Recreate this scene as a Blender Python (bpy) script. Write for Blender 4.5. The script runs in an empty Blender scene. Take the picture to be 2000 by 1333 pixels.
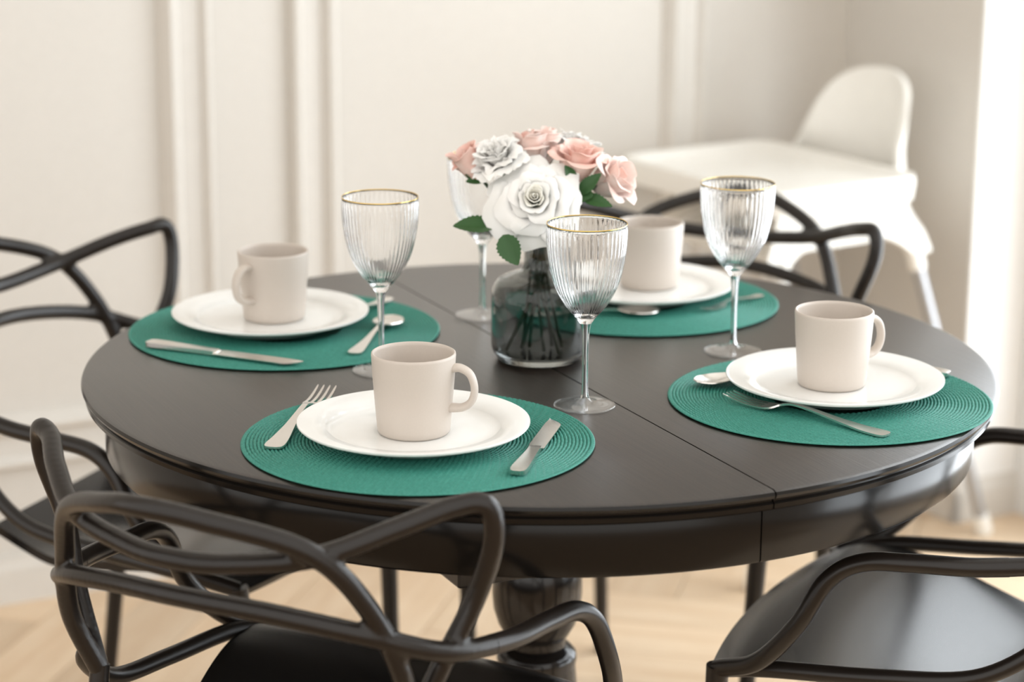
import bpy, bmesh, math, random
import numpy as np
from mathutils import Vector, Matrix, Quaternion

random.seed(7)
rng = np.random.default_rng(7)
S = bpy.context.scene
COL = S.collection
pi = math.pi

# ------------------------------------------------------------------ camera
cam = bpy.data.cameras.new('camera')
cam.sensor_fit = 'HORIZONTAL'; cam.sensor_width = 36.0; cam.lens = 81.23
cam.clip_start = 0.05; cam.clip_end = 100
cam.dof.use_dof = True; cam.dof.focus_distance = 2.52; cam.dof.aperture_fstop = 3.0
camo = bpy.data.objects.new('camera', cam); COL.objects.link(camo)
_fw = Vector((-0.01191013, 0.96726628, -0.2534839)); _r = Vector((0.99988576, 0.0138801, 0.00598453)); _u = Vector((-0.00930702, 0.25338367, 0.96732109))
M = Matrix((( _r.x, _u.x, -_fw.x, 0.0), (_r.y, _u.y, -_fw.y, -2.72715624), (_r.z, _u.z, -_fw.z, 1.47986506), (0, 0, 0, 1)))
camo.matrix_world = M
S.camera = camo

# ------------------------------------------------------------------ world, light, exposure
W = bpy.data.worlds.new('daylight'); S.world = W; W.use_nodes = True
W.node_tree.nodes['Background'].inputs[0].default_value = (1.0, 0.965, 0.915, 1)
W.node_tree.nodes['Background'].inputs[1].default_value = 1.28
S.view_settings.view_transform = 'Standard'; S.view_settings.look = 'None'
S.view_settings.gamma = 1.0; S.view_settings.use_curve_mapping = False
S.view_settings.exposure = 0.33
S.cycles.max_bounces = 12; S.cycles.transmission_bounces = 12; S.cycles.transparent_max_bounces = 12
S.cycles.sample_clamp_indirect = 8.0

ANG = math.radians(29)
DL = Vector((math.cos(ANG), math.sin(ANG), 0))        # along the panelled wall
NR = Vector((math.sin(ANG), -math.cos(ANG), 0))       # along the window wall, towards the viewer
P0 = Vector((-0.8547, 1.1204, 0))
CORNER = P0 + DL * 1.677
OPEN0, OPEN1 = 0.42, 3.55                              # window opening along the window wall
def wall_pt(s, o, z):                                  # point on window wall: s along, o outward, z up
    return CORNER + NR * s + DL * o + Vector((0, 0, z))

def area_light(name, loc, direction, sx, sy, power, color):
    l = bpy.data.lights.new(name, 'AREA'); l.shape = 'RECTANGLE'; l.size = sx; l.size_y = sy; l.energy = power; l.color = color
    o = bpy.data.objects.new(name, l); COL.objects.link(o); o.location = loc
    o.rotation_euler = Vector(direction).to_track_quat('-Z', 'Y').to_euler()
    return o
# daylight entering through the balcony window of the right wall
area_light('window_daylight', wall_pt(1.3, 0.85, 1.5), -DL, 7.0, 4.4, 370, (0.84, 0.925, 1.0))

# ------------------------------------------------------------------ materials
def newmat(name):
    m = bpy.data.materials.new(name); m.use_nodes = True
    nt = m.node_tree; b = nt.nodes['Principled BSDF']
    return m, nt, b
def simple(name, col, rough=0.5, metal=0.0, spec=0.5, coat=0.0, bump=None):
    m, nt, b = newmat(name)
    b.inputs['Base Color'].default_value = (*col, 1); b.inputs['Roughness'].default_value = rough
    b.inputs['Metallic'].default_value = metal; b.inputs['Specular IOR Level'].default_value = spec
    b.inputs['Coat Weight'].default_value = coat
    tc = nt.nodes.new('ShaderNodeTexCoord'); n = nt.nodes.new('ShaderNodeTexNoise')
    n.inputs['Scale'].default_value = bump[0] if bump else 40; n.inputs['Detail'].default_value = 4
    nt.links.new(tc.outputs['Object'], n.inputs['Vector'])
    mx = nt.nodes.new('ShaderNodeMix'); mx.data_type = 'RGBA'
    mx.inputs['A'].default_value = (*[c * 0.97 for c in col], 1); mx.inputs['B'].default_value = (*[min(1, c * 1.03) for c in col], 1)
    nt.links.new(n.outputs['Fac'], mx.inputs['Factor']); nt.links.new(mx.outputs['Result'], b.inputs['Base Color'])
    if bump:
        bp = nt.nodes.new('ShaderNodeBump'); bp.inputs['Strength'].default_value = bump[1]; bp.inputs['Distance'].default_value = bump[2]
        nt.links.new(n.outputs['Fac'], bp.inputs['Height']); nt.links.new(bp.outputs['Normal'], b.inputs['Normal'])
    return m
MAT = {}
MAT['wall'] = simple('wall_paint', (0.625, 0.592, 0.545), 0.75, bump=(60, 0.05, 0.002))
MAT['white_wall'] = simple('white_wall_paint', (0.86, 0.85, 0.83), 0.6, bump=(60, 0.05, 0.002))
MAT['trim'] = simple('trim_paint', (0.645, 0.612, 0.565), 0.55)
MAT['ceiling'] = simple('ceiling_paint', (0.92, 0.91, 0.88), 0.9)
MAT['chair'] = simple('black_chair_plastic', (0.0125, 0.0092, 0.0072), 0.30, spec=0.42, bump=(900, 0.06, 0.0004))
MAT['seat'] = simple('black_seat_plastic', (0.0095, 0.0085, 0.008), 0.24, spec=0.55, bump=(900, 0.06, 0.0004))
MAT['plate'] = simple('white_opal_glass', (0.86, 0.86, 0.84), 0.12, coat=0.3)
MAT['mug'] = simple('beige_stoneware', (0.585, 0.52, 0.462), 0.42, bump=(500, 0.04, 0.0004))
MAT['steel'] = simple('cutlery_steel', (0.78, 0.75, 0.71), 0.22, metal=1.0)
MAT['gold'] = simple('gold_rim', (0.83, 0.60, 0.22), 0.2, metal=1.0)
MAT['hc'] = simple('white_moulded_plastic', (0.86, 0.84, 0.79), 0.32)
MAT['alu'] = simple('silver_leg_metal', (0.42, 0.43, 0.45), 0.35, metal=0.7)
MAT['leaf'] = simple('leaf_green', (0.028, 0.095, 0.022), 0.5, bump=(250, 0.2, 0.0005))
MAT['stem'] = simple('stem_green', (0.035, 0.06, 0.02), 0.5)
MAT['frame'] = simple('window_frame_white', (0.8, 0.8, 0.79), 0.4)
MAT['gap'] = simple('floor_joint', (0.30, 0.19, 0.10), 0.8)

def petal_mat(name, c1, c2, trans=0.06):
    m, nt, b = newmat(name)
    tc = nt.nodes.new('ShaderNodeTexCoord'); n = nt.nodes.new('ShaderNodeTexNoise'); n.inputs['Scale'].default_value = 45
    nt.links.new(tc.outputs['Object'], n.inputs['Vector'])
    mx = nt.nodes.new('ShaderNodeMix'); mx.data_type = 'RGBA'; mx.inputs['A'].default_value = (*c1, 1); mx.inputs['B'].default_value = (*c2, 1)
    rp = nt.nodes.new('ShaderNodeValToRGB'); rp.color_ramp.elements[0].position = 0.35; rp.color_ramp.elements[1].position = 0.65
    nt.links.new(n.outputs['Fac'], rp.inputs['Fac']); nt.links.new(rp.outputs['Color'], mx.inputs['Factor'])
    nt.links.new(mx.outputs['Result'], b.inputs['Base Color']); b.inputs['Roughness'].default_value = 0.6
    tr = nt.nodes.new('ShaderNodeBsdfTranslucent'); nt.links.new(mx.outputs['Result'], tr.inputs['Color'])
    ms = nt.nodes.new('ShaderNodeMixShader'); ms.inputs['Fac'].default_value = trans
    out = nt.nodes['Material Output']; nt.links.new(b.outputs['BSDF'], ms.inputs[1]); nt.links.new(tr.outputs['BSDF'], ms.inputs[2]); nt.links.new(ms.outputs['Shader'], out.inputs['Surface'])
    return m
MAT['white_petal'] = petal_mat('white_petal', (0.91, 0.90, 0.87), (0.94, 0.935, 0.92))
MAT['cream_petal'] = petal_mat('cream_petal', (0.945, 0.925, 0.845), (0.95, 0.94, 0.89))
MAT['pink_petal'] = petal_mat('pink_petal', (0.91, 0.57, 0.49), (0.94, 0.70, 0.63))
MAT['pale_pink_petal'] = petal_mat('pale_pink_petal', (0.93, 0.70, 0.63), (0.95, 0.82, 0.77))

def glass(name, col, rough=0.0, ior=1.45):
    m, nt, b = newmat(name)
    b.inputs['Base Color'].default_value = (*col, 1); b.inputs['Transmission Weight'].default_value = 1.0
    b.inputs['Roughness'].default_value = rough; b.inputs['IOR'].default_value = ior
    return m
MAT['glass'] = glass('clear_glass', (0.985, 0.985, 0.985), 0.0, 1.47)
MAT['smoke'] = glass('smoked_glass', (0.40, 0.415, 0.405), 0.0, 1.45)
m, nt, b = newmat('window_pane')
lf = nt.nodes.new('ShaderNodeLayerWeight'); lf.inputs['Blend'].default_value = 0.5
pw = nt.nodes.new('ShaderNodeMath'); pw.operation = 'POWER'; pw.inputs[1].default_value = 5.0; nt.links.new(lf.outputs['Facing'], pw.inputs[0])
lw = nt.nodes.new('ShaderNodeMath'); lw.operation = 'MULTIPLY_ADD'; lw.inputs[1].default_value = 0.7; lw.inputs[2].default_value = 0.03; nt.links.new(pw.outputs[0], lw.inputs[0])
tr = nt.nodes.new('ShaderNodeBsdfTransparent'); gl = nt.nodes.new('ShaderNodeBsdfGlossy'); gl.inputs['Roughness'].default_value = 0.02
ms = nt.nodes.new('ShaderNodeMixShader'); nt.links.new(lw.outputs[0], ms.inputs[0]); nt.links.new(tr.outputs[0], ms.inputs[1]); nt.links.new(gl.outputs[0], ms.inputs[2])
nt.links.new(ms.outputs[0], nt.nodes['Material Output'].inputs['Surface']); MAT['pane'] = m
MAT['thin_glass'] = m.copy(); MAT['thin_glass'].name = 'thin_clear_glass'
for _n in MAT['thin_glass'].node_tree.nodes:
    if _n.type == 'MATH' and _n.operation == 'POWER': _n.inputs[1].default_value = 2.6
    if _n.type == 'MATH' and _n.operation == 'MULTIPLY_ADD': _n.inputs[1].default_value = 0.62; _n.inputs[2].default_value = 0.06

SEAM = Vector((0.4385, -0.8987, 0)).normalized()       # direction of the joint across the table
def wood_mat(name, c1, c2, ang, stretch, rough, bump, rnd=False, scale=1.0, spec=0.5):
    m, nt, b = newmat(name)
    tc = nt.nodes.new('ShaderNodeTexCoord'); mp = nt.nodes.new('ShaderNodeMapping')
    mp.inputs['Rotation'].default_value = (0, 0, -ang); mp.inputs['Scale'].default_value = stretch
    mp.vector_type = 'POINT'
    rot = nt.nodes.new('ShaderNodeVectorRotate'); rot.rotation_type = 'Z_AXIS'; rot.inputs['Angle'].default_value = -ang
    nt.links.new(tc.outputs['Object'], rot.inputs['Vector'])
    mp.inputs['Rotation'].default_value = (0, 0, 0); nt.links.new(rot.outputs['Vector'], mp.inputs['Vector'])
    n = nt.nodes.new('ShaderNodeTexNoise'); n.inputs['Scale'].default_value = scale; n.inputs['Detail'].default_value = 6; n.inputs['Roughness'].default_value = 0.65
    vec = mp.outputs['Vector']
    if rnd:
        oi = nt.nodes.new('ShaderNodeObjectInfo'); ad = nt.nodes.new('ShaderNodeVectorMath'); ad.operation = 'ADD'
        mu = nt.nodes.new('ShaderNodeMath'); mu.operation = 'MULTIPLY'; mu.inputs[1].default_value = 37
        nt.links.new(oi.outputs['Random'], mu.inputs[0]); nt.links.new(vec, ad.inputs[0]); nt.links.new(mu.outputs[0], ad.inputs[1]); vec = ad.outputs[0]
    nt.links.new(vec, n.inputs['Vector'])
    mx = nt.nodes.new('ShaderNodeMix'); mx.data_type = 'RGBA'; mx.inputs['A'].default_value = (*c1, 1); mx.inputs['B'].default_value = (*c2, 1)
    rp = nt.nodes.new('ShaderNodeValToRGB'); rp.color_ramp.elements[0].position = 0.3; rp.color_ramp.elements[1].position = 0.7
    nt.links.new(n.outputs['Fac'], rp.inputs['Fac']); nt.links.new(rp.outputs['Color'], mx.inputs['Factor'])
    res = mx.outputs['Result']
    if rnd:
        hs = nt.nodes.new('ShaderNodeHueSaturation'); mr = nt.nodes.new('ShaderNodeMapRange'); mr.inputs['To Min'].default_value = 0.84; mr.inputs['To Max'].default_value = 1.1
        nt.links.new(oi.outputs['Random'], mr.inputs['Value']); nt.links.new(mr.outputs[0], hs.inputs['Value']); nt.links.new(res, hs.inputs['Color']); res = hs.outputs['Color']
    nt.links.new(res, b.inputs['Base Color']); b.inputs['Roughness'].default_value = rough; b.inputs['Specular IOR Level'].default_value = spec
    bp = nt.nodes.new('ShaderNodeBump'); bp.inputs['Strength'].default_value = bump[0]; bp.inputs['Distance'].default_value = bump[1]
    nt.links.new(n.outputs['Fac'], bp.inputs['Height']); nt.links.new(bp.outputs['Normal'], b.inputs['Normal'])
    return m
sa = math.atan2(SEAM.y, SEAM.x)
MAT['table'] = wood_mat('black_stained_wood', (0.010, 0.0072, 0.0055), (0.026, 0.019, 0.0145), sa, (9, 300, 9), 0.31, (0.30, 0.0008), spec=0.62)
_b = MAT['table'].node_tree.nodes['Principled BSDF']; _b.inputs['Coat Weight'].default_value = 0.22; _b.inputs['Coat Roughness'].default_value = 0.32
MAT['apron'] = simple('black_wood_shaded_edge', (0.0065, 0.0055, 0.0048), 0.19, spec=0.32)  # same wood as the top, colour darkened to hold the upright faces' shade
MAT['turned'] = simple('black_turned_wood', (0.012, 0.010, 0.009), 0.16)
MAT['oak'] = wood_mat('pale_oak', (0.64, 0.46, 0.295), (0.77, 0.61, 0.44), 0.0, (3, 26, 3), 0.45, (0.05, 0.001), rnd=True)

# braided green cord for the mats
m, nt, b = newmat('green_braided_cord')
tc = nt.nodes.new('ShaderNodeTexCoord'); n = nt.nodes.new('ShaderNodeTexNoise'); n.inputs['Scale'].default_value = 350; n.inputs['Detail'].default_value = 3
nt.links.new(tc.outputs['Object'], n.inputs['Vector'])
mx = nt.nodes.new('ShaderNodeMix'); mx.data_type = 'RGBA'; mx.inputs['A'].default_value = (0.018, 0.165, 0.128, 1); mx.inputs['B'].default_value = (0.060, 0.325, 0.255, 1)
nt.links.new(n.outputs['Fac'], mx.inputs['Factor']); nt.links.new(mx.outputs['Result'], b.inputs['Base Color']); b.inputs['Roughness'].default_value = 0.6
MAT['mat'] = m

# ------------------------------------------------------------------ helpers
def mesh_from(verts, faces, smooth=None, name='m'):
    me = bpy.data.meshes.new(name); me.from_pydata([tuple(map(float, v)) for v in verts], [], faces)
    me.validate(); me.update()
    bm = bmesh.new(); bm.from_mesh(me); bmesh.ops.recalc_face_normals(bm, faces=bm.faces); bm.to_mesh(me); bm.free()
    if smooth is not None:
        me.shade_smooth()
        if smooth < 3: me.set_sharp_from_angle(angle=smooth)
    return me
def put(name, me, mat, parent=None, kind=None, loc=None):
    me.name = name
    if mat and not me.materials: me.materials.append(MAT[mat])
    o = bpy.data.objects.new(name, me); COL.objects.link(o)
    if parent: o.parent = parent
    if kind: o['kind'] = kind
    if loc is not None: o.location = loc
    return o
def thing(name, label, cat, loc=(0, 0, 0), rz=0.0, group=None):
    o = bpy.data.objects.new(name, None); COL.objects.link(o); o.empty_display_size = 0.05
    o.location = loc; o.rotation_euler = (0, 0, rz); o['label'] = label; o['category'] = cat
    if group: o['group'] = group
    return o
def tag(o, label, cat, group=None):
    o['label'] = label; o['category'] = cat
    if group: o['group'] = group
    return o
def dup(root, loc, rz, label):
    r = root.copy(); COL.objects.link(r); r.location = loc; r.rotation_euler = (0, 0, rz); r['label'] = label
    for ch in list(root.children):
        c = ch.copy(); COL.objects.link(c); c.parent = r
        for g in list(ch.children):
            d = g.copy(); COL.objects.link(d); d.parent = c
    return r
def box_me(x0, x1, y0, y1, z0, z1, bev=0.0):
    bm = bmesh.new(); bmesh.ops.create_cube(bm, size=1)
    for v in bm.verts: v.co = Vector(((x0 + x1) / 2 + v.co.x * (x1 - x0), (y0 + y1) / 2 + v.co.y * (y1 - y0), (z0 + z1) / 2 + v.co.z * (z1 - z0)))
    if bev: bmesh.ops.bevel(bm, geom=list(bm.edges), offset=bev, segments=2, affect='EDGES', profile=0.5)
    me = bpy.data.meshes.new('box'); bm.to_mesh(me); bm.free(); return me
def framebox(origin, ex, ey, x0, x1, y0, y1, z0, z1, bev=0.0):    # box in an oriented frame
    me = box_me(x0, x1, y0, y1, z0, z1, bev)
    T = Matrix(((ex.x, ey.x, 0, origin.x), (ex.y, ey.y, 0, origin.y), (0, 0, 1, origin.z), (0, 0, 0, 1)))
    me.transform(T)
    if T.determinant() < 0: me.flip_normals()
    return me
def lathe(profile, n=64, smooth=math.radians(40), rfun=None, a0=0.0, a1=2 * pi, close=True):
    full = abs(a1 - a0 - 2 * pi) < 1e-6
    V, F = [], []; m = n if full else n + 1; idx = []
    for (r, z) in profile:
        if r < 1e-7: idx.append([len(V)] * m); V.append((0, 0, z)); continue
        row = []
        for i in range(m):
            a = a0 + (a1 - a0) * i / n; rr = r + (rfun(r, z, a) if rfun else 0)
            row.append(len(V)); V.append((rr * math.cos(a), rr * math.sin(a), z))
        idx.append(row)
    for j in range(len(profile) - 1):
        A, B = idx[j], idx[j + 1]
        for i in range(n):
            k = (i + 1) % m
            f = []
            for q in (A[i], A[k], B[k], B[i]):
                if q not in f: f.append(q)
            if len(f) > 2: F.append(f)
    if not full:
        for e in (0, m - 1):
            f = []
            for row in idx:
                if row[e] not in f: f.append(row[e])
            F.append(f)
    return mesh_from(V, F, smooth)
def crom(P, n=10):
    P = np.array(P, float); Q = np.vstack([2 * P[0] - P[1], P, 2 * P[-1] - P[-2]]); out = []
    t = np.linspace(0, 1, n, endpoint=False)[:, None]
    for i in range(1, len(Q) - 2):
        a, b, c, d = Q[i - 1:i + 3]
        out.append(.5 * (2 * b + (c - a) * t + (2 * a - 5 * b + 4 * c - d) * t * t + (-a + 3 * b - 3 * c + d) * t ** 3))
    return np.vstack(out + [P[-1:]])
def tube(pts, rad, n=12, section=None, up=None):
    """sweep; rad scalar or list; section = list of (a,b) offsets instead of a circle"""
    P = [Vector(p) for p in pts]; N = len(P)
    R = [rad] * N if np.isscalar(rad) else list(np.interp(np.linspace(0, 1, N), np.linspace(0, 1, len(rad)), rad))
    T = [(P[min(i + 1, N - 1)] - P[max(i - 1, 0)]).normalized() for i in range(N)]
    u = Vector(up) if up else (Vector((0, 0, 1)) if abs(T[0].z) < 0.9 else Vector((1, 0, 0)))
    V, F = [], []
    sec = section or [(math.cos(2 * pi * k / n), math.sin(2 * pi * k / n)) for k in range(n)]
    n = len(sec)
    for i in range(N):
        u = (u - T[i] * u.dot(T[i])).normalized(); w = T[i].cross(u)
        for a, b in sec: V.append(P[i] + (u * b + w * a) * R[i])
    for i in range(N - 1):
        for k in range(n):
            F.append((i * n + k, i * n + (k + 1) % n, (i + 1) * n + (k + 1) % n, (i + 1) * n + k))
    F.append(tuple(range(n))[::-1]); F.append(tuple((N - 1) * n + k for k in range(n)))
    return mesh_from(V, F, math.radians(60))
def join(meshes):
    bm = bmesh.new()
    for me in meshes: bm.from_mesh(me)
    me = bpy.data.meshes.new('joined'); bm.to_mesh(me); bm.free(); return me
def grid_faces(nu, nv):
    return [(j * nu + i, j * nu + i + 1, (j + 1) * nu + i + 1, (j + 1) * nu + i) for j in range(nv - 1) for i in range(nu - 1)]
def thicken(V, nu, nv, th):
    """closed slab from an nu x nv grid, extruded along -normal"""
    G = np.array(V, float).reshape(nv, nu, 3)
    du = np.gradient(G, axis=1); dv = np.gradient(G, axis=0); N = np.cross(du, dv); N /= np.linalg.norm(N, axis=2, keepdims=True) + 1e-12
    th = np.asarray(th, float)
    B = G - N * (th[..., None] if th.ndim else th)
    V2 = np.vstack([G.reshape(-1, 3), B.reshape(-1, 3)]); o = nu * nv
    F = grid_faces(nu, nv); F2 = [tuple(q + o for q in f[::-1]) for f in F]
    rim = [i for i in range(nu)] + [j * nu + nu - 1 for j in range(1, nv)] + [(nv - 1) * nu + i for i in range(nu - 2, -1, -1)] + [j * nu for j in range(nv - 2, 0, -1)]
    S_ = [(rim[k], rim[(k + 1) % len(rim)], rim[(k + 1) % len(rim)] + o, rim[k] + o) for k in range(len(rim))]
    return V2, F + F2 + S_
def remeshed(me, voxel, it=6):
    o = bpy.data.objects.new('tmp', me); COL.objects.link(o)
    r = o.modifiers.new('r', 'REMESH'); r.mode = 'VOXEL'; r.voxel_size = voxel
    s = o.modifiers.new('s', 'SMOOTH'); s.iterations = it; s.factor = 0.5
    dg = bpy.context.evaluated_depsgraph_get(); dg.update()
    out = bpy.data.meshes.new_from_object(o.evaluated_get(dg)); bpy.data.objects.remove(o); out.shade_smooth(); return out

# ================================================================== STRUCTURE
# floor: dark joint bed with oak herringbone blocks
floor = put('floor', framebox(CORNER, NR, DL, -0.1, 7.0, -6.0, 0.21, -0.10, -0.012), 'gap', kind='structure')
PA = math.radians(77)
e1 = Vector((math.cos(PA), math.sin(PA), 0)); e2 = Vector((math.sin(PA), -math.cos(PA), 0))
PW, PL = 0.13, 0.65
plank_me = box_me(-PL / 2 + .0008, PL / 2 - .0008, -PW / 2 + .0008, PW / 2 - .0008, -0.012, 0.0, 0.0012)
nW = 5
org = Vector((0.2746, 1.254, 0))
def inside(p):
    q = p - CORNER
    return q.dot(DL) < 0.35 and (p - P0).dot(Vector((-DL.y, DL.x, 0))) < 0.25
for a in range(-14, 15):
    for bb in range(-4, 5):
        # herringbone lattice in (e1,e2) units of plank width
        bx = a + bb * nW; by = a - bb * nW
        for k in (0, 1):
            if k == 0: c = (bx + nW / 2, by + 0.5)
            else: c = (bx + nW + 0.5 - nW, by + 1 + nW / 2 - 0)
            if k == 1: c = (bx + 0.5, by + 1 + nW / 2)
            p = org + (e1 * c[0] + e2 * c[1]) * PW
            if not (-2.0 < p.x < 1.9 and -0.9 < p.y < 2.2 and inside(p)): continue
            o = put('plank', plank_me, 'oak', floor); o.location = p
            o.rotation_euler = (0, 0, PA if k == 0 else PA - pi / 2)

HT = 2.70
NB = Vector((-DL.y, DL.x, 0))                       # behind the panelled wall
put('wall_left', framebox(P0, DL, NB, -3.2, 1.877, 0.0, 0.15, 0, HT), 'wall', kind='structure')
put('wall_right', framebox(CORNER, NR, DL, 0.0, OPEN0, 0.0, 0.20, 0, HT), 'wall', kind='structure')
put('wall_right_far', framebox(CORNER, NR, DL, OPEN1, 10.0, 0.0, 0.20, 0, HT), 'wall', kind='structure').name = 'wall_right_side'
put('wall_lintel', framebox(CORNER, NR, DL, OPEN0, OPEN1, 0.0, 0.20, 2.42, HT), 'wall', kind='structure')
put('trim_3', framebox(CORNER, NR, DL, OPEN0, OPEN0 + 0.006, 0.0, 0.14, 0.0, 2.42), 'white_wall', kind='structure')
put('ceiling', box_me(-6, 6, -1.2, 4.5, HT, HT + 0.1), 'ceiling', kind='structure')
# baseboards
def base_profile(origin, ex, out, x0, x1, name):
    prof = [(0, 0), (0.016, 0), (0.016, 0.062), (0.012, 0.072), (0.010, 0.084), (0, 0.086)]
    V = []; 
    for x in (x0, x1):
        for (a, z) in prof: V.append(origin + ex * x + out * a + Vector((0, 0, z)))
    n = len(prof); F = [(i, (i + 1) % n, n + (i + 1) % n, n + i) for i in range(n)] + [tuple(range(n)), tuple(range(n, 2 * n))]
    return put(name, mesh_from(V, F), 'trim', kind='structure')
base_profile(P0, DL, -NB, -3.2, 1.677, 'baseboard_left')
base_profile(CORNER, NR, -DL, 0.0, OPEN0 + 0.016, 'baseboard_right')
base_profile(CORNER + NR * OPEN0, DL, NR, -0.016, 0.14, 'baseboard_reveal')
# panel mouldings: a mitred frame swept round a rectangle on the panelled wall
PROF = [(0, 0), (0.002, 0.010), (0.007, 0.020), (0.014, 0.022), (0.020, 0.016), (0.024, 0.010), (0.060, 0.008), (0.066, 0.014), (0.072, 0.024), (0.080, 0.026), (0.088, 0.018), (0.094, 0.006), (0.097, 0)]
def panel_frame(t0, t1, z0, z1, name):
    V, F = [], []; n = len(PROF)
    for (ct, cz, st, sz) in ((t0, z0, 1, 1), (t1, z0, -1, 1), (t1, z1, -1, -1), (t0, z1, 1, -1)):
        for (w, h) in PROF: V.append(P0 + DL * (ct + st * w) - NB * h + Vector((0, 0, cz + sz * w)))
    for c in range(4):
        d = (c + 1) % 4
        for k in range(n - 1): F.append((c * n + k, c * n + k + 1, d * n + k + 1, d * n + k))
    return put(name, mesh_from(V, F, math.radians(30)), 'trim', kind='structure')
panel_frame(-1.45, 0.318, 0.243, 2.45, 'trim_1')
panel_frame(0.463, 1.337, 0.243, 2.45, 'trim_2')
# balcony window in the opening (mostly outside the frame)
win = put('window_1', join([framebox(CORNER, NR, DL, OPEN0, OPEN1, 0.14, 0.20, 0.0, 0.07), framebox(CORNER, NR, DL, OPEN0, OPEN1, 0.14, 0.20, 2.35, 2.42),
      framebox(CORNER, NR, DL, OPEN0 + .008, OPEN0 + 0.07, 0.14, 0.20, 0.07, 2.35), framebox(CORNER, NR, DL, OPEN1 - 0.07, OPEN1, 0.14, 0.20, 0.07, 2.35)]), 'frame', kind='structure')
for k in range(3):
    w = (OPEN1 - OPEN0 - 0.14) / 3; s0 = OPEN0 + 0.07 + k * w
    fr = put('sash', join([framebox(CORNER, NR, DL, s0, s0 + 0.05, 0.145, 0.195, 0.07, 2.35), framebox(CORNER, NR, DL, s0 + w - 0.05, s0 + w, 0.145, 0.195, 0.07, 2.35),
         framebox(CORNER, NR, DL, s0 + 0.05, s0 + w - 0.05, 0.145, 0.195, 0.07, 0.14), framebox(CORNER, NR, DL, s0 + 0.05, s0 + w - 0.05, 0.145, 0.195, 2.28, 2.35),
         framebox(CORNER, NR, DL, s0 + 0.05, s0 + w - 0.05, 0.155, 0.185, 0.98, 1.02)]), 'frame', win)
    for (za, zb) in ((0.14, 0.98), (1.02, 2.28)):
        put('pane', framebox(CORNER, NR, DL, s0 + 0.05, s0 + w - 0.05, 0.167, 0.173, za, zb), 'pane', fr)

# ================================================================== TABLE
TZ = 0.74
table = thing('dining_table', 'round black-stained wooden pedestal table with a joint across its top', 'table')
TOP = [(0, TZ), (0.545, TZ), (0.5495, TZ - .0015), (0.551, TZ - .005), (0.5495, TZ - .0085), (0.5445, TZ - .0105), (0.5445, TZ - .0125), (0.5475, TZ - .015), (0.547, TZ - .020), (0.541, TZ - .0235), (0.53, TZ - .0245), (0, TZ - .0245)]
APR = [(0.490, TZ - .0245), (0.524, TZ - .0245), (0.525, TZ - .027), (0.525, TZ - .083), (0.523, TZ - .086), (0.490, TZ - .086)]
APR = APR + [APR[0]]
perp = Vector((-SEAM.y, SEAM.x, 0))
for sgn in (1, -1):
    a0 = sa if sgn == 1 else sa + pi
    me = lathe(TOP, 120, math.radians(28), a0=a0, a1=a0 + pi); me.transform(Matrix.Translation(perp * sgn * 0.0009))
    lf = put('table_leaf', me, 'table', table); me.materials.append(MAT['apron'])
    for f in me.polygons:
        if abs(f.normal.z) < 0.9: f.material_index = 1  # upright edge faces take the darker, shaded copy of the wood
    V, F = [], []; n = len(APR) - 1; N = 120
    for i in range(N + 1):
        a = a0 + pi * i / N
        for (r, z) in APR[:-1]: V.append((r * math.cos(a) + perp.x * sgn * .0009, r * math.sin(a) + perp.y * sgn * .0009, z))
    for i in range(N):
        for k in range(n): F.append((i * n + k, i * n + (k + 1) % n, (i + 1) * n + (k + 1) % n, (i + 1) * n + k))
    F += [tuple(range(n)), tuple(N * n + k for k in range(n))]
    put('apron', mesh_from(V, F, math.radians(35)), 'apron', table)
sx, sy = SEAM, Vector((-SEAM.y, SEAM.x, 0))
put('top_block', framebox(Vector((0, 0, 0)), sx, sy, -0.194, 0.194, -0.194, 0.194, TZ - 0.20, TZ - 0.0247, 0.003), 'table', table)
PED = [(0, .541), (.052, .541), (.055, .53), (.050, .518), (.044, .510), (.047, .500), (.053, .485), (.0565, .46), (.0568, .44), (.055, .42), (.049, .40), (.041, .386), (.036, .378), (.037, .371), (.044, .367), (.050, .360), (.0508, .352), (.0490, .344), (.0495, .341), (.053, .30), (.060, .24), (.066, .18), (.068, .13), (.062, .10), (0, .10)]
put('pedestal', lathe(PED, 64, math.radians(50)), 'turned', table)
for k in range(4):
    a = sa + pi / 4 + k * pi / 2; d = Vector((math.cos(a), math.sin(a), 0)); 
    pts = crom([d * 0.03 + Vector((0, 0, .17)), d * .12 + Vector((0, 0, .155)), d * .24 + Vector((0, 0, .085)), d * .33 + Vector((0, 0, .035)), d * .37 + Vector((0, 0, .020))], 6)
    put('foot', tube(pts, [.030, .027, .022, .020, .0195], 12), 'turned', table)

# ================================================================== CHAIRS
CH = {
 'A': [(0, -.142, .788), (.055, -.125, .7785), (.1387, -.0732, .7446), (.1789, -.0323, .6801), (.1989, -.0029, .5999), (.185, .0247, .5262)],
 'E': [(0, -.0985, .7235), (.055, -.0895, .7245), (.1376, -.0634, .7368), (.1991, -.0148, .7609), (.2369, .0257, .7755), (.2636, .0425, .7766), (.2672, .0505, .7392), (.2453, .0547, .676), (.2181, .0353, .6074), (.1848, .0247, .5263)],
 'B': [(0, -.0832, .6794), (.087, -.068, .6735), (.1733, -.0342, .6561), (.2279, .0226, .6288), (.2559, .1031, .6174), (.2614, .1781, .6111), (.2664, .2355, .6045), (.272, .2728, .5795), (.2745, .3063, .5199), (.256, .3576, .461), (.2244, .4169, .43)],
 'L': [(.185, .0247, .535), (.1872, -.0108, .292), (.1955, -.0531, 0)],
 'G': [(.2242, .4169, .434), (.2150, .427, .2), (.2134, .4362, 0)],
 'S': [(.2000, .0300, .5560), (.2190, .0440, .524), (.2331, .1129, .4787), (.2389, .2234, .461), (.2388, .3488, .4475), (.2244, .4169, .43)],
}
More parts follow.
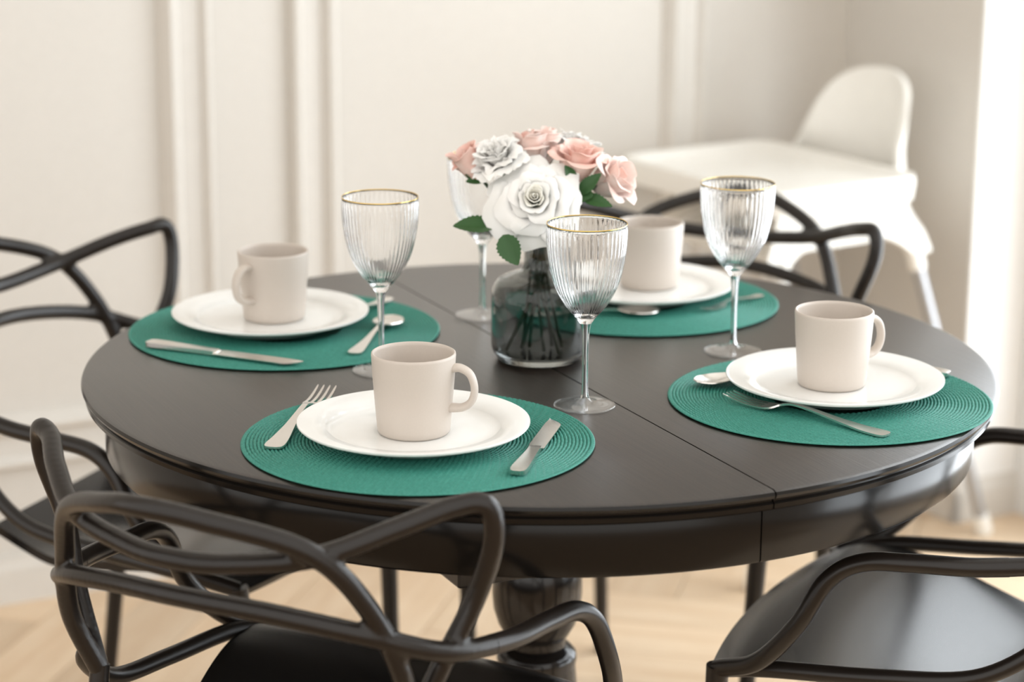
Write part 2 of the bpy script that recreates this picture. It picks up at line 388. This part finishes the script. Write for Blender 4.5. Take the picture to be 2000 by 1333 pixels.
mir = lambda P: [(-x, y, z) for x, y, z in P]
symm = lambda P: mir(P[1:])[::-1] + list(P)
TR = 0.0108
bfull = crom(symm(CH['B']), 10)
iarm = [i for i, q in enumerate(bfull) if q[1] > 0.075]
left_end = max(i for i in iarm if bfull[i][0] < 0); right_start = min(i for i in iarm if bfull[i][0] > 0)
back_me = remeshed(join([tube(crom(symm(CH['A']), 10), TR, 14), tube(crom(symm(CH['E']), 10), TR, 14), tube(bfull[left_end - 1:right_start + 2], TR, 14)]), 0.0028, 5)
arm_me = {1: tube(bfull[right_start:], [TR] * 8 + [0.0105], 14), -1: tube(bfull[:left_end + 1], [0.0105] + [TR] * 8, 14)}
rleg = {1: tube(crom(CH['L'], 8), [.0105, .0125, .0105], 14), -1: tube(crom(mir(CH['L']), 8), [.0105, .0125, .0105], 14)}
fleg = {1: tube(crom(CH['G'], 8), [.0135, .0115, .009], 14), -1: tube(crom(mir(CH['G']), 8), [.0135, .0115, .009], 14)}
rail = {1: tube(crom(CH['S'], 8), [.0095, .0100, .0105], 14), -1: tube(crom(mir(CH['S']), 8), [.0095, .0100, .0105], 14)}
# seat shell
nu, nv = 33, 33; V = []
for j in range(nv):
    t = j / (nv - 1)
    for i in range(nu):
        s = -1 + 2 * i / (nu - 1)
        w = 0.150 + 0.084 * (t * t * (3 - 2 * t)) ** 0.8
        y = 0.005 + 0.418 * t + 0.028 * (1 - s * s) * t
        tt = min(1, max(0, (t - .18) / .60)); z = 0.410 + 0.038 * (tt * tt * (3 - 2 * tt)) - 0.010 * (1 - s * s) * math.sin(pi * t) + 0.22 * max(0, .26 - t) ** 1.5
        if t > 0.88: z -= 0.018 * ((t - 0.88) / 0.12) ** 2
        V.append((w * s, y, z))
V2, F2 = thicken(V, nu, nv, 0.012)
seat_me = mesh_from(V2, F2, math.radians(55))
def make_chair(label):
    t = thing('dining_chair', label, 'chair', group='black looped-back armchairs round the table')
    put('backrest', back_me, 'chair', t); put('seat', seat_me, 'seat', t)
    for s in (1, -1):
        put('armrest', arm_me[s], 'chair', t); put('rear_leg', rleg[s], 'chair', t); put('front_leg', fleg[s], 'chair', t); put('seat_rail', rail[s], 'chair', t)
    return t
poses = [(-.3033, -.578, 1.1098, 'black plastic armchair with looping back turned to the viewer, nearest of all'),
         (.2668, .7518, -1.981, 'black plastic armchair behind the table, in front of the white high chair'),
         (-.688, .3789, -.3668, 'black plastic armchair at the left edge, against the panelled wall'),
         (.6837, -.1915, 2.7016, 'black plastic armchair at lower right with its glossy seat in full view')]
c0 = None
for (x, y, a, lab) in poses:
    if c0 is None: c0 = make_chair(lab); c0.location = (x, y, 0); c0.rotation_euler = (0, 0, a - pi / 2)
    else: dup(c0, (x, y, 0), a - pi / 2, lab)

# ================================================================== HIGH CHAIR
hcf = Vector((-.829, -.559, 0))
hc = thing('high_chair', 'white plastic child high chair with tray and silver legs, in the corner', 'high chair', (.634, 1.632, 0), math.atan2(hcf.y, hcf.x) - pi / 2)
# local: +Y forward, +X = right (towards wall_left side is negative of viewer side)
def ushape(q):      # q in [0,1] round the U from right front to left front: plan position of the shell
    if q < 0.30: k = q / 0.30; return (0.164, 0.36 - 0.285 * k)
    if q > 0.70: k = (q - 0.70) / 0.30; return (-0.164, 0.075 + 0.285 * k)
    a = pi * (q - 0.30) / 0.40
    return (0.164 * math.cos(a), 0.075 - 0.075 * math.sin(a))
nu, nv = 81, 21; V = []
for j in range(nv):
    v = j / (nv - 1)
    for i in range(nu):
        q = i / (nu - 1); x, y = ushape(q)
        d = abs(q - 0.5)
        ztop = 0.703 + (0.177 * (1 - (d / 0.20) ** 2.1) ** 0.62 if d < 0.20 else 0.0)
        # lower edge arches between the leg sockets
        if d < 0.18: zb = 0.565 + 0.050 * math.cos(d / 0.18 * pi / 2) ** 0.5
        elif d < 0.225: zb = 0.565
        elif d < 0.46: zb = 0.565 + 0.052 * math.sin((d - 0.225) / 0.235 * pi) ** 0.55
        else: zb = 0.565
        z = zb + (ztop - zb) * v
        fl = 1 + 0.22 * max(0, (0.665 - z) / 0.10) ** 1.6
        lean = -0.10 * max(0, z - 0.70) + 0.02 if d < 0.2 else 0.02
        k = max(0, (0.665 - z) / 0.10) ** 1.6
        w_ = min(1, max(0, (z - 0.68) / 0.07)); w_ = w_ * w_ * (3 - 2 * w_)
        V.append((x * fl * (1 - 0.17 * w_) - 0.010 * w_, (y - 0.2) * (1 + 0.36 * k) + 0.2 + lean - 0.012, z))
V2, F2 = thicken(V, nu, nv, -0.010)
put('seat_shell', mesh_from(V2, F2, math.radians(50)), 'hc', hc)
nu, nv = 17, 13; V = []
for j in range(nv):
    for i in range(nu):
        s = -1 + 2 * i / (nu - 1); t = j / (nv - 1)
        V.append((0.160 * s, 0.055 + 0.30 * t, 0.600 - 0.012 * (1 - s * s) * math.sin(pi * t) - (0.03 * max(0, (t - .8) / .2) ** 2)))
V2, F2 = thicken(V, nu, nv, 0.012); put('seat_pan', mesh_from(V2, F2, math.radians(50)), 'hc', hc)
# tray: rounded rectangular dish with a raised lip
def rrect(hx, hy, r, n=8):
    out = []
    for (cx, cy, a) in ((hx - r, hy - r, 0), (-hx + r, hy - r, pi / 2), (-hx + r, -hy + r, pi), (hx - r, -hy + r, 3 * pi / 2)):
        for k in range(n + 1): out.append((cx + r * math.cos(a + pi / 2 * k / n), cy + r * math.sin(a + pi / 2 * k / n)))
    return out
def loft(rings, cap0=True, cap1=True):
    n = len(rings[0]); V = [p for r in rings for p in r]; F = []
    for j in range(len(rings) - 1):
        for k in range(n): F.append((j * n + k, j * n + (k + 1) % n, (j + 1) * n + (k + 1) % n, (j + 1) * n + k))
    if cap0: F.append(tuple(range(n))[::-1])
    if cap1: F.append(tuple((len(rings) - 1) * n + k for k in range(n)))
    return mesh_from(V, F, math.radians(50))
TY, TH = 0.262, 0.702
rings = []
for (ins, z) in ((.012, TH - .03), (0, TH - .03), (-.004, TH), (-.002, TH + .014), (.006, TH + .016), (.014, TH + .012), (.022, TH + .001), (.05, TH - .001)):
    rings.append([(x, y + TY, z) for x, y in rrect(.228 - ins, .180 - ins, .05 - min(ins, .04) * .8)])
put('tray', loft(rings), 'hc', hc)
for sx_ in (1, -1):
    for yy, fy in ((0.066, -.105), (0.370, .46)):
        top = Vector((sx_ * .181, yy, .59)); ft = Vector((sx_ * .242, fy, .012))
        d_ = (ft - top)
        put('leg_socket', tube([top, top + d_ * .04, top + d_ * .10], [.012, .0165, .0165], 14), 'hc', hc)
        lg = put('leg', tube([top, top + d_ * .5, ft], .0125, 14), 'alu', hc)
        put('foot_cap', tube([top + d_ * .955, ft + Vector((0, 0, -.002)), ft - Vector((0, 0, .011))], [.0165, .0175, .016], 14), 'hc', lg)

# ================================================================== PLACE SETTINGS
# braided mat: ridged rings with a braided relief
RM = 0.19
def mat_mesh():
    r0, pitch, H = 0.070, 0.0040, 0.0040
    nr = int(round((RM - r0) / pitch)); n = 760
    A = np.arange(n) / n * 2 * pi
    prof = [(0.0, -0.35), (0.17, 0.72), (0.5, 1.0), (0.83, 0.72)]
    V = [np.stack([0 * A, 0 * A, 0 * A], 1)[:0]]; rows = []
    def row(r, z): rows.append(np.stack([np.cos(A) * r, np.sin(A) * r, np.broadcast_to(z, A.shape)], 1))
    row(np.full(n, r0 * 0.5), np.full(n, H * .55))
    for k in range(nr):
        rc = r0 + pitch * (k + .5); per = round(2 * pi * rc / 0.0068)
        for (f, h) in prof:
            ph = per * A + (pi if f > .5 else 0) + k * 2.39996 + f * 2.5
            z = H * (0.30 + 0.70 * h) + (0.00055 * np.sin(ph) if h > .5 else -0.0003)
            row(r0 + pitch * (k + f) + 0.0003 * np.sin(ph * .5), z)
    row(np.full(n, RM), np.full(n, H * .80)); row(np.full(n, RM + .0014), np.full(n, H * .55)); row(np.full(n, RM - .0010), np.full(n, H * .30)); row(np.full(n, RM - .009), np.full(n, 0.0002))
    Vv = np.vstack(rows); F = []
    R_ = len(rows); i = np.arange(n); k = (i + 1) % n
    for j in range(R_ - 1): F.append(np.stack([j * n + i, j * n + k, (j + 1) * n + k, (j + 1) * n + i], 1))
    F = np.vstack(F)
    me = bpy.data.meshes.new('mat'); me.vertices.add(len(Vv)); me.vertices.foreach_set('co', Vv.ravel())
    me.loops.add(F.size); me.loops.foreach_set('vertex_index', F[:, ::-1].ravel()); me.polygons.add(len(F))
    me.polygons.foreach_set('loop_start', np.arange(len(F)) * 4); me.polygons.foreach_set('loop_total', np.full(len(F), 4))
    me.update(calc_edges=True); me.validate()
    bm = bmesh.new(); bm.from_mesh(me); bm.verts.ensure_lookup_table()
    bm.faces.new([bm.verts[q] for q in range(n)]); bm.faces.new([bm.verts[(R_ - 1) * n + q] for q in range(n)][::-1])
    bmesh.ops.recalc_face_normals(bm, faces=bm.faces); bm.to_mesh(me); bm.free(); me.shade_smooth(); return me
mat_me = mat_mesh()
mats = [(-.1302, -.3375, .19, 'round braided green placemat at the near edge, under fork and knife'),
        (-.3263, .1367, .197, 'round braided green placemat on the left, beside the panelled wall'),
        (.3350, -.1577, .185, 'round braided green placemat on the right, touching the table edge'),
        (.1299, .3088, .19, 'round braided green placemat at the back, partly behind the vase')]
for (x, y, r, lab) in mats:
    o = put('placemat', mat_me, 'mat', loc=(x, y, TZ)); o.scale = (r / RM, r / RM, 1); o.rotation_euler = (0, 0, x * 9)
    tag(o, lab, 'placemat', 'green braided placemats')
MZ = TZ + 0.0046
PLT = [(0, .0085), (.060, .0085), (.078, .0090), (.089, .0100), (.0945, .0128), (.0955, .0148), (.110, .0178), (.1235, .0205), (.1258, .0205), (.1262, .0192), (.1245, .0172), (.110, .0125), (.098, .0085), (.086, .0030), (.079, .0004), (.074, 0.0), (.072, .0012), (.066, .0032), (0, .0032)]
plate_me = lathe(PLT, 96, math.radians(60))
plates = [(-.135, -.338, 'white glass dinner plate on the nearest mat, between fork and knife'),
          (-.346, .150, 'white glass dinner plate on the left mat, under mug with forward handle'),
          (.343, -.139, 'white glass dinner plate on the right mat, mirroring window light'),
          (.137, .332, 'white glass dinner plate on the farthest mat, behind two wine glasses')]
for (x, y, lab) in plates: tag(put('dinner_plate', plate_me, 'plate', loc=(x, y, MZ)), lab, 'plate', 'white dinner plates')
MG = [(0, 0.002), (.033, .002), (.0345, 0), (.0375, .0006), (.0392, .003), (.0398, .008), (.0440, .060), (.0455, .086), (.0452, .0885), (.0440, .0892), (.0428, .0885), (.0424, .085), (.0408, .055), (.0368, .010), (.034, .0065), (0, .0060)]
mug_body = lathe(MG, 72, math.radians(60))
hp = crom([(.0420, 0, .074), (.052, 0, .0745), (.0625, 0, .068), (.0672, 0, .053), (.0640, 0, .039), (.0545, 0, .0315), (.0405, 0, .0300)], 8)
hsec = [(math.cos(2 * pi * k / 14) * 1.0, math.sin(2 * pi * k / 14) * .62) for k in range(14)]
mug_handle = tube(hp, [.0082, .0071, .0066, .0064, .0066, .0071, .0084], section=hsec, up=(0, 0, 1))
mugs = [(-.1345, -.3440, math.radians(-12), 'beige mug on the nearest plate, handle to the right'),
        (-.3415, .1530, math.radians(-128), 'beige mug on the left plate, handle towards the viewer'),
        (.3395, -.1385, math.radians(28), 'beige mug on the right plate, handle curving away behind it'),
        (.1490, .3520, math.radians(100), 'beige mug on the farthest plate, its handle hidden')]
m0 = None
for (x, y, a, lab) in mugs:
    if m0 is None:
        m0 = thing('coffee_mug', lab, 'mug', (x, y, MZ + .0086), a, 'beige mugs on plates'); put('mug_body', mug_body, 'mug', m0); put('mug_handle', mug_handle, 'mug', m0)
    else: dup(m0, (x, y, MZ + .0086), a, lab)

# ------------------------------------------------------------------ wine glasses
RIBS = 46
def rib(r, z, a):
    w = min(1, max(0, (z - .108) / .02)) * min(1, max(0, (.2095 - z) / .006))
    return 0.00062 * w * math.cos(RIBS * a) * min(1, r / .03)
outer = crom([(.0068, 0, .0975), (.0118, 0, .1045), (.0185, 0, .1120), (.0255, 0, .1215), (.0345, 0, .139), (.0402, 0, .158), (.0437, 0, .178), (.0452, 0, .197), (.0455, 0, .2118)], 4)
inner = crom([(.0448, 0, .2126), (.0444, 0, .2110), (.0441, 0, .197), (.0426, 0, .178), (.0391, 0, .158), (.0333, 0, .139), (.0240, 0, .1225), (.0150, 0, .1130), (.0070, 0, .1072), (.0, 0, .1060)], 4)
bowl_prof = [(max(0, q[0]), q[2]) for q in outer] + [(max(0, q[0]), q[2]) for q in inner]
bowl_me = lathe(bowl_prof, RIBS * 10, math.radians(80), rfun=rib)
stem_prof = crom([(.0068, 0, .0975), (.0052, 0, .092), (.0042, 0, .082), (.0036, 0, .060), (.0035, 0, .035), (.0039, 0, .017), (.0052, 0, .0095)], 5)
stem_me = lathe([(q[0], q[2]) for q in stem_prof], 40, math.radians(80))
foot_prof = [(.0052, .0095), (.0075, .0070), (.012, .0052), (.020, .0036), (.029, .0026), (.0345, .0022), (.0357, .0014), (.0353, .0003), (.034, 0), (.020, .0004), (0, .0008)]
foot_me = lathe(foot_prof, 72, math.radians(80))
rim_me = lathe([(.04535, .2117), (.0457, .2121), (.0456, .2130), (.0452, .2133), (.0447, .2130), (.0446, .2121), (.0450, .2117)], 96, math.radians(80))
glasses = [(.0520, -.1926, 'ribbed wine glass with gold rim, in front of the dark vase'),
           (-.1898, -.0494, 'ribbed wine glass with gold rim, between left and nearest plates'),
           (.2405, .0546, 'ribbed wine glass with gold rim, behind the right plate'),
           (-.0757, .2264, 'wine glass half hidden by the flowers, left of the vase')]
g0 = None
for (x, y, lab) in glasses:
    if g0 is None:
        g0 = thing('wine_glass', lab, 'wine glass', (x, y, TZ + .0002), 0.3, 'gold-rimmed wine glasses')
        bo = put('bowl', bowl_me, 'glass', g0); put('stem', stem_me, 'glass', g0); put('foot', foot_me, 'thin_glass', g0); ri = put('gold_rim', rim_me, 'gold', g0); ri['label'] = 'thin gold rim'
    else: dup(g0, (x, y, TZ + .0002), x * 5, lab)

# ------------------------------------------------------------------ cutlery (local X from handle end to tip)
def strip(st, th, nu=7, dish=None):
    """st: list of (x, halfwidth, z) -> closed slab"""
    X = crom([(a, b, c) for a, b, c in st], 5); V = []
    for (x, w, z) in X:
        w = max(w, .0004)
        for i in range(nu):
            s = 1 - 2 * i / (nu - 1); V.append((x, w * s, z + (dish(x, s, w) if dish else 0) + 0.0))
    V = np.array(V).reshape(len(X), nu, 3)
    V2, F2 = thicken(V.reshape(-1, 3), nu, len(X), th); V2 = np.array(V2)
    return mesh_from(V2, F2, math.radians(40))
def fork_meshes(L):
    k = L / .20
    h = strip([(0, .004, .0022), (.003, .0085, .0022), (.012, .0098, .0024), (.03, .0085, .003), (.06, .0055, .006), (.09, .0036, .010), (.115, .003, .012), (.128, .0035, .0095), (.133, .005, .0078)], .0020)
    parts = [strip([(.131, .0042, .0085), (.138, .009, .0055), (.145, .0115, .0042), (.152, .0118, .0036)], .0018)]
    for i in range(4):
        y = -.0096 + .0064 * i
        me = strip([(.150, .0017, .0037), (.165, .0016, .0034), (.180, .0014, .0048), (.194, .0010, .0075), (.199, .0004, .0088)], .0016, 3); me.transform(Matrix.Translation((0, y, 0))); parts.append(me)
    hd = join(parts)
    for me in (h, hd): me.transform(Matrix.Scale(k, 4)); me.shade_smooth(); me.set_sharp_from_angle(angle=math.radians(40))
    return h, hd
def spoon_meshes(L):
    k = L / .18
    h = strip([(0, .004, .0022), (.003, .0080, .0022), (.012, .0092, .0024), (.03, .0078, .003), (.06, .0050, .005), (.09, .0033, .0082), (.112, .003, .0098), (.126, .0042, .0092)], .0020)
    b_ = strip([(.123, .0042, .0100), (.130, .0115, .0090), (.142, .0178, .0082), (.155, .0195, .0078), (.168, .0165, .0078), (.176, .0098, .0080), (.1795, .0025, .0082)], .0014, 9, lambda x, s, w: -0.0062 * (1 - s * s) * max(0, math.sin(pi * min(1, max(0, (x - .122) / .0575)))) ** .8)
    for me in (h, b_): me.transform(Matrix.Scale(k, 4))
    return h, b_
def knife_meshes(L):
    k = L / .21
    h = strip([(0, .004, .0062), (.003, .0080, .0066), (.015, .0094, .0068), (.04, .0085, .0066), (.075, .0070, .0062), (.094, .0068, .0060), (.099, .0050, .0052)], .0052)
    V = []
    X = np.linspace(.096, .210, 26)
    for x in X:
        t = (x - .096) / .114
        top = 0.0085 if t < .06 else 0.0095 - .002 * max(0, (t - .75) / .25) ** 2 * 1
        bot = -0.0095 + .0170 * max(0, (t - .78) / .22) ** 2.2
        for i in range(5): s = i / 4; V.append((x, top + (bot - top) * s, .0046 - .0010 * s))
    V2, F2 = thicken(V, 5, len(X), .0013); bl = mesh_from(V2, F2, math.radians(35))
    for me in (h, bl): me.transform(Matrix.Scale(k, 4))
    return h, bl
def cutlery(kind, a, d, L, lab, roll=0.0):
    nm = {'fork': 'fork', 'spoon': 'spoon', 'knife': 'table_knife'}[kind]
    ang = math.atan2(d[1], d[0])
    t = thing(nm, lab, 'cutlery' if kind != 'knife' else 'knife', (a[0], a[1], MZ + .0003), ang)
    t['category'] = {'fork': 'fork', 'spoon': 'spoon', 'knife': 'knife'}[kind]
    h, x = {'fork': fork_meshes, 'spoon': spoon_meshes, 'knife': knife_meshes}[kind](L)
    put('handle', h, 'steel', t); put({'fork': 'tines', 'spoon': 'spoon_bowl', 'knife': 'blade'}[kind], x, 'steel', t)
    return t
cutlery('fork', (-.283, -.385), (.040, .224), .222, 'steel fork lying left of the nearest plate')
cutlery('knife', (-.022, -.470), (.042, .194), .198, 'steel knife lying right of the nearest plate')
cutlery('knife', (-.486, .038), (.199, -.090), .218, 'steel knife lying in front of the left plate')
cutlery('spoon', (-.228, .005), (.039, .171), .176, 'steel spoon behind the stem of the left wine glass')
cutlery('fork', (-.203, .298), (-.33, -.944), .185, 'steel fork tucked under the far rim of the left plate')
cutlery('fork', (.380, -.316), (-.164, .139), .215, 'steel fork lying in front of the right plate')
cutlery('spoon', (.183 + .150, -.128 + .092), (-.85, -.52), .176, 'steel spoon poking out from under the right plate')
cutlery('knife', (.487, -.073), (-.80, .60), .205, 'steel knife behind the right plate, only its handle end showing')
cutlery('fork', (.302, .335), (-.078, -.090), .130, 'small steel fork behind the stem of the right wine glass')
cutlery('spoon', (-.016, .208), (.998, .068), .174, 'steel spoon in front of the farthest plate')

# ------------------------------------------------------------------ vase
VX, VY = -.0005, .0160
vo = crom([(.0, 0, 0), (.044, 0, .0), (.052, 0, .003), (.0575, 0, .012), (.0592, 0, .024), (.0592, 0, .050), (.0592, 0, .078), (.0572, 0, .0895), (.051, 0, .0985), (.040, 0, .1045), (.0285, 0, .1085), (.0218, 0, .1130), (.0197, 0, .122), (.0195, 0, .138), (.0205, 0, .148), (.0208, 0, .150)], 4)
vi = crom([(.0188, 0, .1505), (.0175, 0, .147), (.0168, 0, .138), (.0170, 0, .122), (.0190, 0, .1110), (.027, 0, .1058), (.0385, 0, .1018), (.049, 0, .0962), (.0545, 0, .088), (.0563, 0, .077), (.0562, 0, .050), (.0562, 0, .024), (.0535, 0, .013), (.045, 0, .0085), (0, 0, .0085)], 4)
vase = put('vase', lathe([(max(0, q[0]), q[2]) for q in vo] + [(max(0, q[0]), q[2]) for q in vi], 96, math.radians(80)), 'smoke', loc=(VX, VY, TZ + .0002))
tag(vase, 'smoked grey glass bottle vase holding the bouquet', 'vase')

# ------------------------------------------------------------------ flowers
def petal_me(rb, rm, H, rise, curl, phi0, span, ruff, seed, nu=13, nv=9, serr=0.0):
    r_ = random.Random(seed); a1, a2, a3 = (r_.uniform(0, 6.28) for _ in range(3)); V = []
    k1 = r_.uniform(.86, 1.12)
    for j in range(nv):
        for i in range(nu):
            u = -1 + 2 * i / (nu - 1); v = j / (nv - 1) * (.40 + .60 * math.sqrt(max(0.0, 1 - abs(u) ** 2.6)))
            v += serr * v * (r_.uniform(-1, 1) if j == nv - 1 else 0)
            v = min(1.0, max(0.0, v)); wv = min(1, (v / .35) ** .6) if v > 0 else 0.15
            ph = phi0 + u * span * max(.15, wv)
            rr = rb + (rm * k1 - rb) * v ** rise
            h = H * k1 * (1 - (1 - v) ** 1.5)
            c = max(0, v - .62) / .38
            rr += curl * c * c * .8; h -= curl * c * c * 1.0
            w = ruff * v * v * (math.sin(u * 4 + a1) + .6 * math.sin(u * 9 + a2 + v * 3))
            rr += w; h += w * .8 * math.cos(a3)
            V.append((rr * math.cos(ph), rr * math.sin(ph), h))
    V2, F2 = thicken(V, nu, nv, .0005)
    return mesh_from(V2, F2, math.radians(70))
def leaf_me(base, tip, width, n_hint=(0, -1, .3), fold=.12, droop=0.0):
    b_, t_ = Vector(base), Vector(tip); ax = t_ - b_; L = ax.length; ax.normalize()
    nrm = Vector(n_hint); nrm = (nrm - ax * nrm.dot(ax)).normalized(); sd = ax.cross(nrm)
    V = []; nv, nu = 19, 7
    for j in range(nv):
        t = j / (nv - 1); w = width * (math.sin(pi * t ** .75) ** .8) * (1 + (.10 if j % 2 else -.04)) + .0003
        for i in range(nu):
            s = -1 + 2 * i / (nu - 1)
            V.append(b_ + ax * (L * t) + sd * (w * s) + nrm * (abs(s) * w * fold * 2 + droop * math.sin(pi * t)))
    V2, F2 = thicken([tuple(v) for v in V], nu, nv, .0004)
    return mesh_from(V2, F2, math.radians(60))
TOPV = Vector((VX, VY, TZ + .150))
def flower(name, label, center, axis, layers, mats_, stem_end, depth, leaves=(), sepals=5, seed=0, sep_len=.022, sep_r=.012, neck=(0, 0)):
    ax = Vector(axis).normalized(); c = Vector(center) - ax * depth
    end = Vector(stem_end)
    t = thing(name, label, 'flower', end)
    q = Vector((0, 0, 1)).rotation_difference(ax).to_matrix().to_4x4()
    T = Matrix.Translation(c - end) @ q
    k = 0
    for li, (cnt, rb, rm, H, rise, curl, span, ruff, serr) in enumerate(layers):
        for i in range(cnt):
            ph = 2 * pi * (i + .5 * (li % 2) + .13 * li) / cnt + random.Random(seed * 100 + k).uniform(-.2, .2)
            me = petal_me(rb, rm, H, rise, curl, ph, span, ruff, seed * 1000 + k, serr=serr, nu=(19 if serr else 13)); me.transform(T)
            put('petal', me, mats_[min(li, len(mats_) - 1)], t); k += 1
    for i in range(sepals):
        a = 2 * pi * i / sepals + .3
        me = leaf_me((.002 * math.cos(a), .002 * math.sin(a), -.002), (sep_r * math.cos(a) + .004 * math.cos(a), (sep_r + .004) * math.sin(a), sep_len), .005, (math.cos(a), math.sin(a), 0)); me.transform(T)
        put('sepal', me, 'leaf', t)
    nk = TOPV + Vector((neck[0], neck[1], 0)); m1 = c - ax * .018
    low = nk + Vector((neck[0] * .3, neck[1] * .3, -.045))
    pts = crom([c - end + ax * .003, m1 - end, nk - end, low - end, Vector((0, 0, 0))], 8)
    st = put('stem', tube([tuple(p) for p in pts], .0021, 8), 'stem', t)
    for (b_, tp, w, nh) in leaves:
        me = leaf_me(Vector(b_) - end, Vector(tp) - end, w, nh); put('leaf', me, 'leaf', t)
    return t
zb = TZ + .011
rose_layers = [(2, .0004, .0022, .0400, .9, 0, 2.4, .0002, 0), (3, .0008, .0050, .0392, .8, .0006, 1.9, .0004, 0), (3, .0015, .0086, .0384, .7, .001, 1.7, .0007, 0), (3, .003, .0130, .0374, .62, .002, 1.5, .0012, 0), (4, .004, .0190, .0352, .6, .004, 1.35, .0018, 0), (5, .005, .0280, .0310, .58, .008, 1.2, .0028, 0), (5, .006, .0400, .0235, .60, .012, 1.15, .0040, 0), (6, .007, .054, .011, .66, .014, 1.0, .0050, 0)]
rose_layers = [(c, rb * .9, rm * .9, H * .92, ri, cu * .9, sp, ru * .95, se) for (c, rb, rm, H, ri, cu, sp, ru, se) in rose_layers]
flower('white_rose', 'large open white rose facing the viewer, above the vase neck', (-.0075, -.060, .9560), (-.04, -.90, .42), rose_layers, ['cream_petal', 'cream_petal', 'cream_petal', 'cream_petal', 'white_petal'], (VX + .006, VY - .012, zb), .028, seed=1, neck=(-.003, -.009),
       leaves=[((-.0560, -.040, .916), (-.1040, -.044, .9170), .0155, (0, -.5, 1)), ((-.044, -.078, .914), (-.0260, -.088, .880), .0135, (-.3, -.9, .4))])
carn = [(4, .0006, .006, .037, .8, .001, 1.3, .0022, .06), (6, .001, .012, .036, .75, .002, 1.1, .0032, .06), (7, .002, .019, .034, .7, .003, 1.0, .0042, .06), (8, .003, .026, .029, .66, .005, .95, .0048, .06), (9, .003, .031, .020, .68, .006, .9, .0050, .06)]
flower('white_carnation', 'ruffled white bloom left of the large white rose', (-.0535, -.012, .998), (-.30, -.45, .84), carn, ['white_petal'], (VX + .024, VY - .022, zb), .022, seed=2, sepals=0, neck=(-.002, -.006))
cup = [(3, .001, .008, .046, .7, 0, 1.4, .0008, 0), (3, .003, .016, .048, .55, .001, 1.2, .0012, 0), (4, .005, .024, .046, .5, .004, 1.0, .0016, 0), (5, .006, .030, .040, .5, .008, .85, .002, 0)]
bud = [(3, .001, .006, .046, .7, 0, 1.5, .0006, 0), (3, .004, .014, .047, .45, .001, 1.3, .001, 0), (4, .006, .019, .043, .45, .004, 1.0, .0014, 0)]
flower('pink_rose_bud', 'pink rosebud at the far left of the bouquet', (-.0870, .002, .985), (-.62, -.10, .78), bud, ['pink_petal'], (VX - .020, VY + .020, zb), .028, seed=3, neck=(-.009, .004), leaves=[((-.066, -.004, .9675), (-.0900, -.006, .9635), .006, (0, -.8, .6))])
flower('pink_rose', 'pink rose standing between the two white blooms', (-.0150, .025, 1.000), (-.10, .05, 1), cup, ['pink_petal', 'pale_pink_petal', 'pale_pink_petal'], (VX - .012, VY + .010, zb), .030, seed=4, neck=(-.004, .006), leaves=[((-.026, -.006, .981), (-.0345, -.010, .9760), .006, (0, -.8, .6))])
flower('pale_pink_rosebud', 'pale pink rosebud at the top middle of the bouquet', (.0050, .038, 1.003), (.02, .10, 1), bud, ['pale_pink_petal'], (VX + .016, VY + .018, zb), .026, seed=5, neck=(.003, .008))
flower('small_white_bloom', 'white bloom behind the right-hand pink roses', (.0380, .058, 1.000), (.18, .25, 1), carn, ['white_petal'], (VX + .028, VY + .012, zb), .024, seed=6, sepals=0, neck=(.006, .006))
flower('upright_pink_rose', 'upright pink rose right of the large white rose', (.0440, .000, .990), (.16, -.22, 1), cup, ['pink_petal'], (VX - .040, VY - .008, zb), .028, seed=7, neck=(.001, 0),
       leaves=[((.045, -.022, .953), (.0710, -.030, .979), .0085, (-.2, -.8, .5)), ((.040, -.020, .968), (.0280, -.028, .988), .0062, (.3, -.9, .2)), ((.040, -.020, .955), (.062, -.030, .952), .012, (0, -.9, .4))])
flower('open_pink_rose', 'loose pale pink rose drooping at the far right of the bouquet', (.0840, .004, .966), (.72, -.35, .45), cup, ['pink_petal', 'pale_pink_petal'], (VX - .022, VY + .004, zb), .026, seed=8, neck=(.004, .002),
       leaves=[((.048, -.022, .950), (.0850, -.034, .9405), .0085, (.1, -.7, .7))])
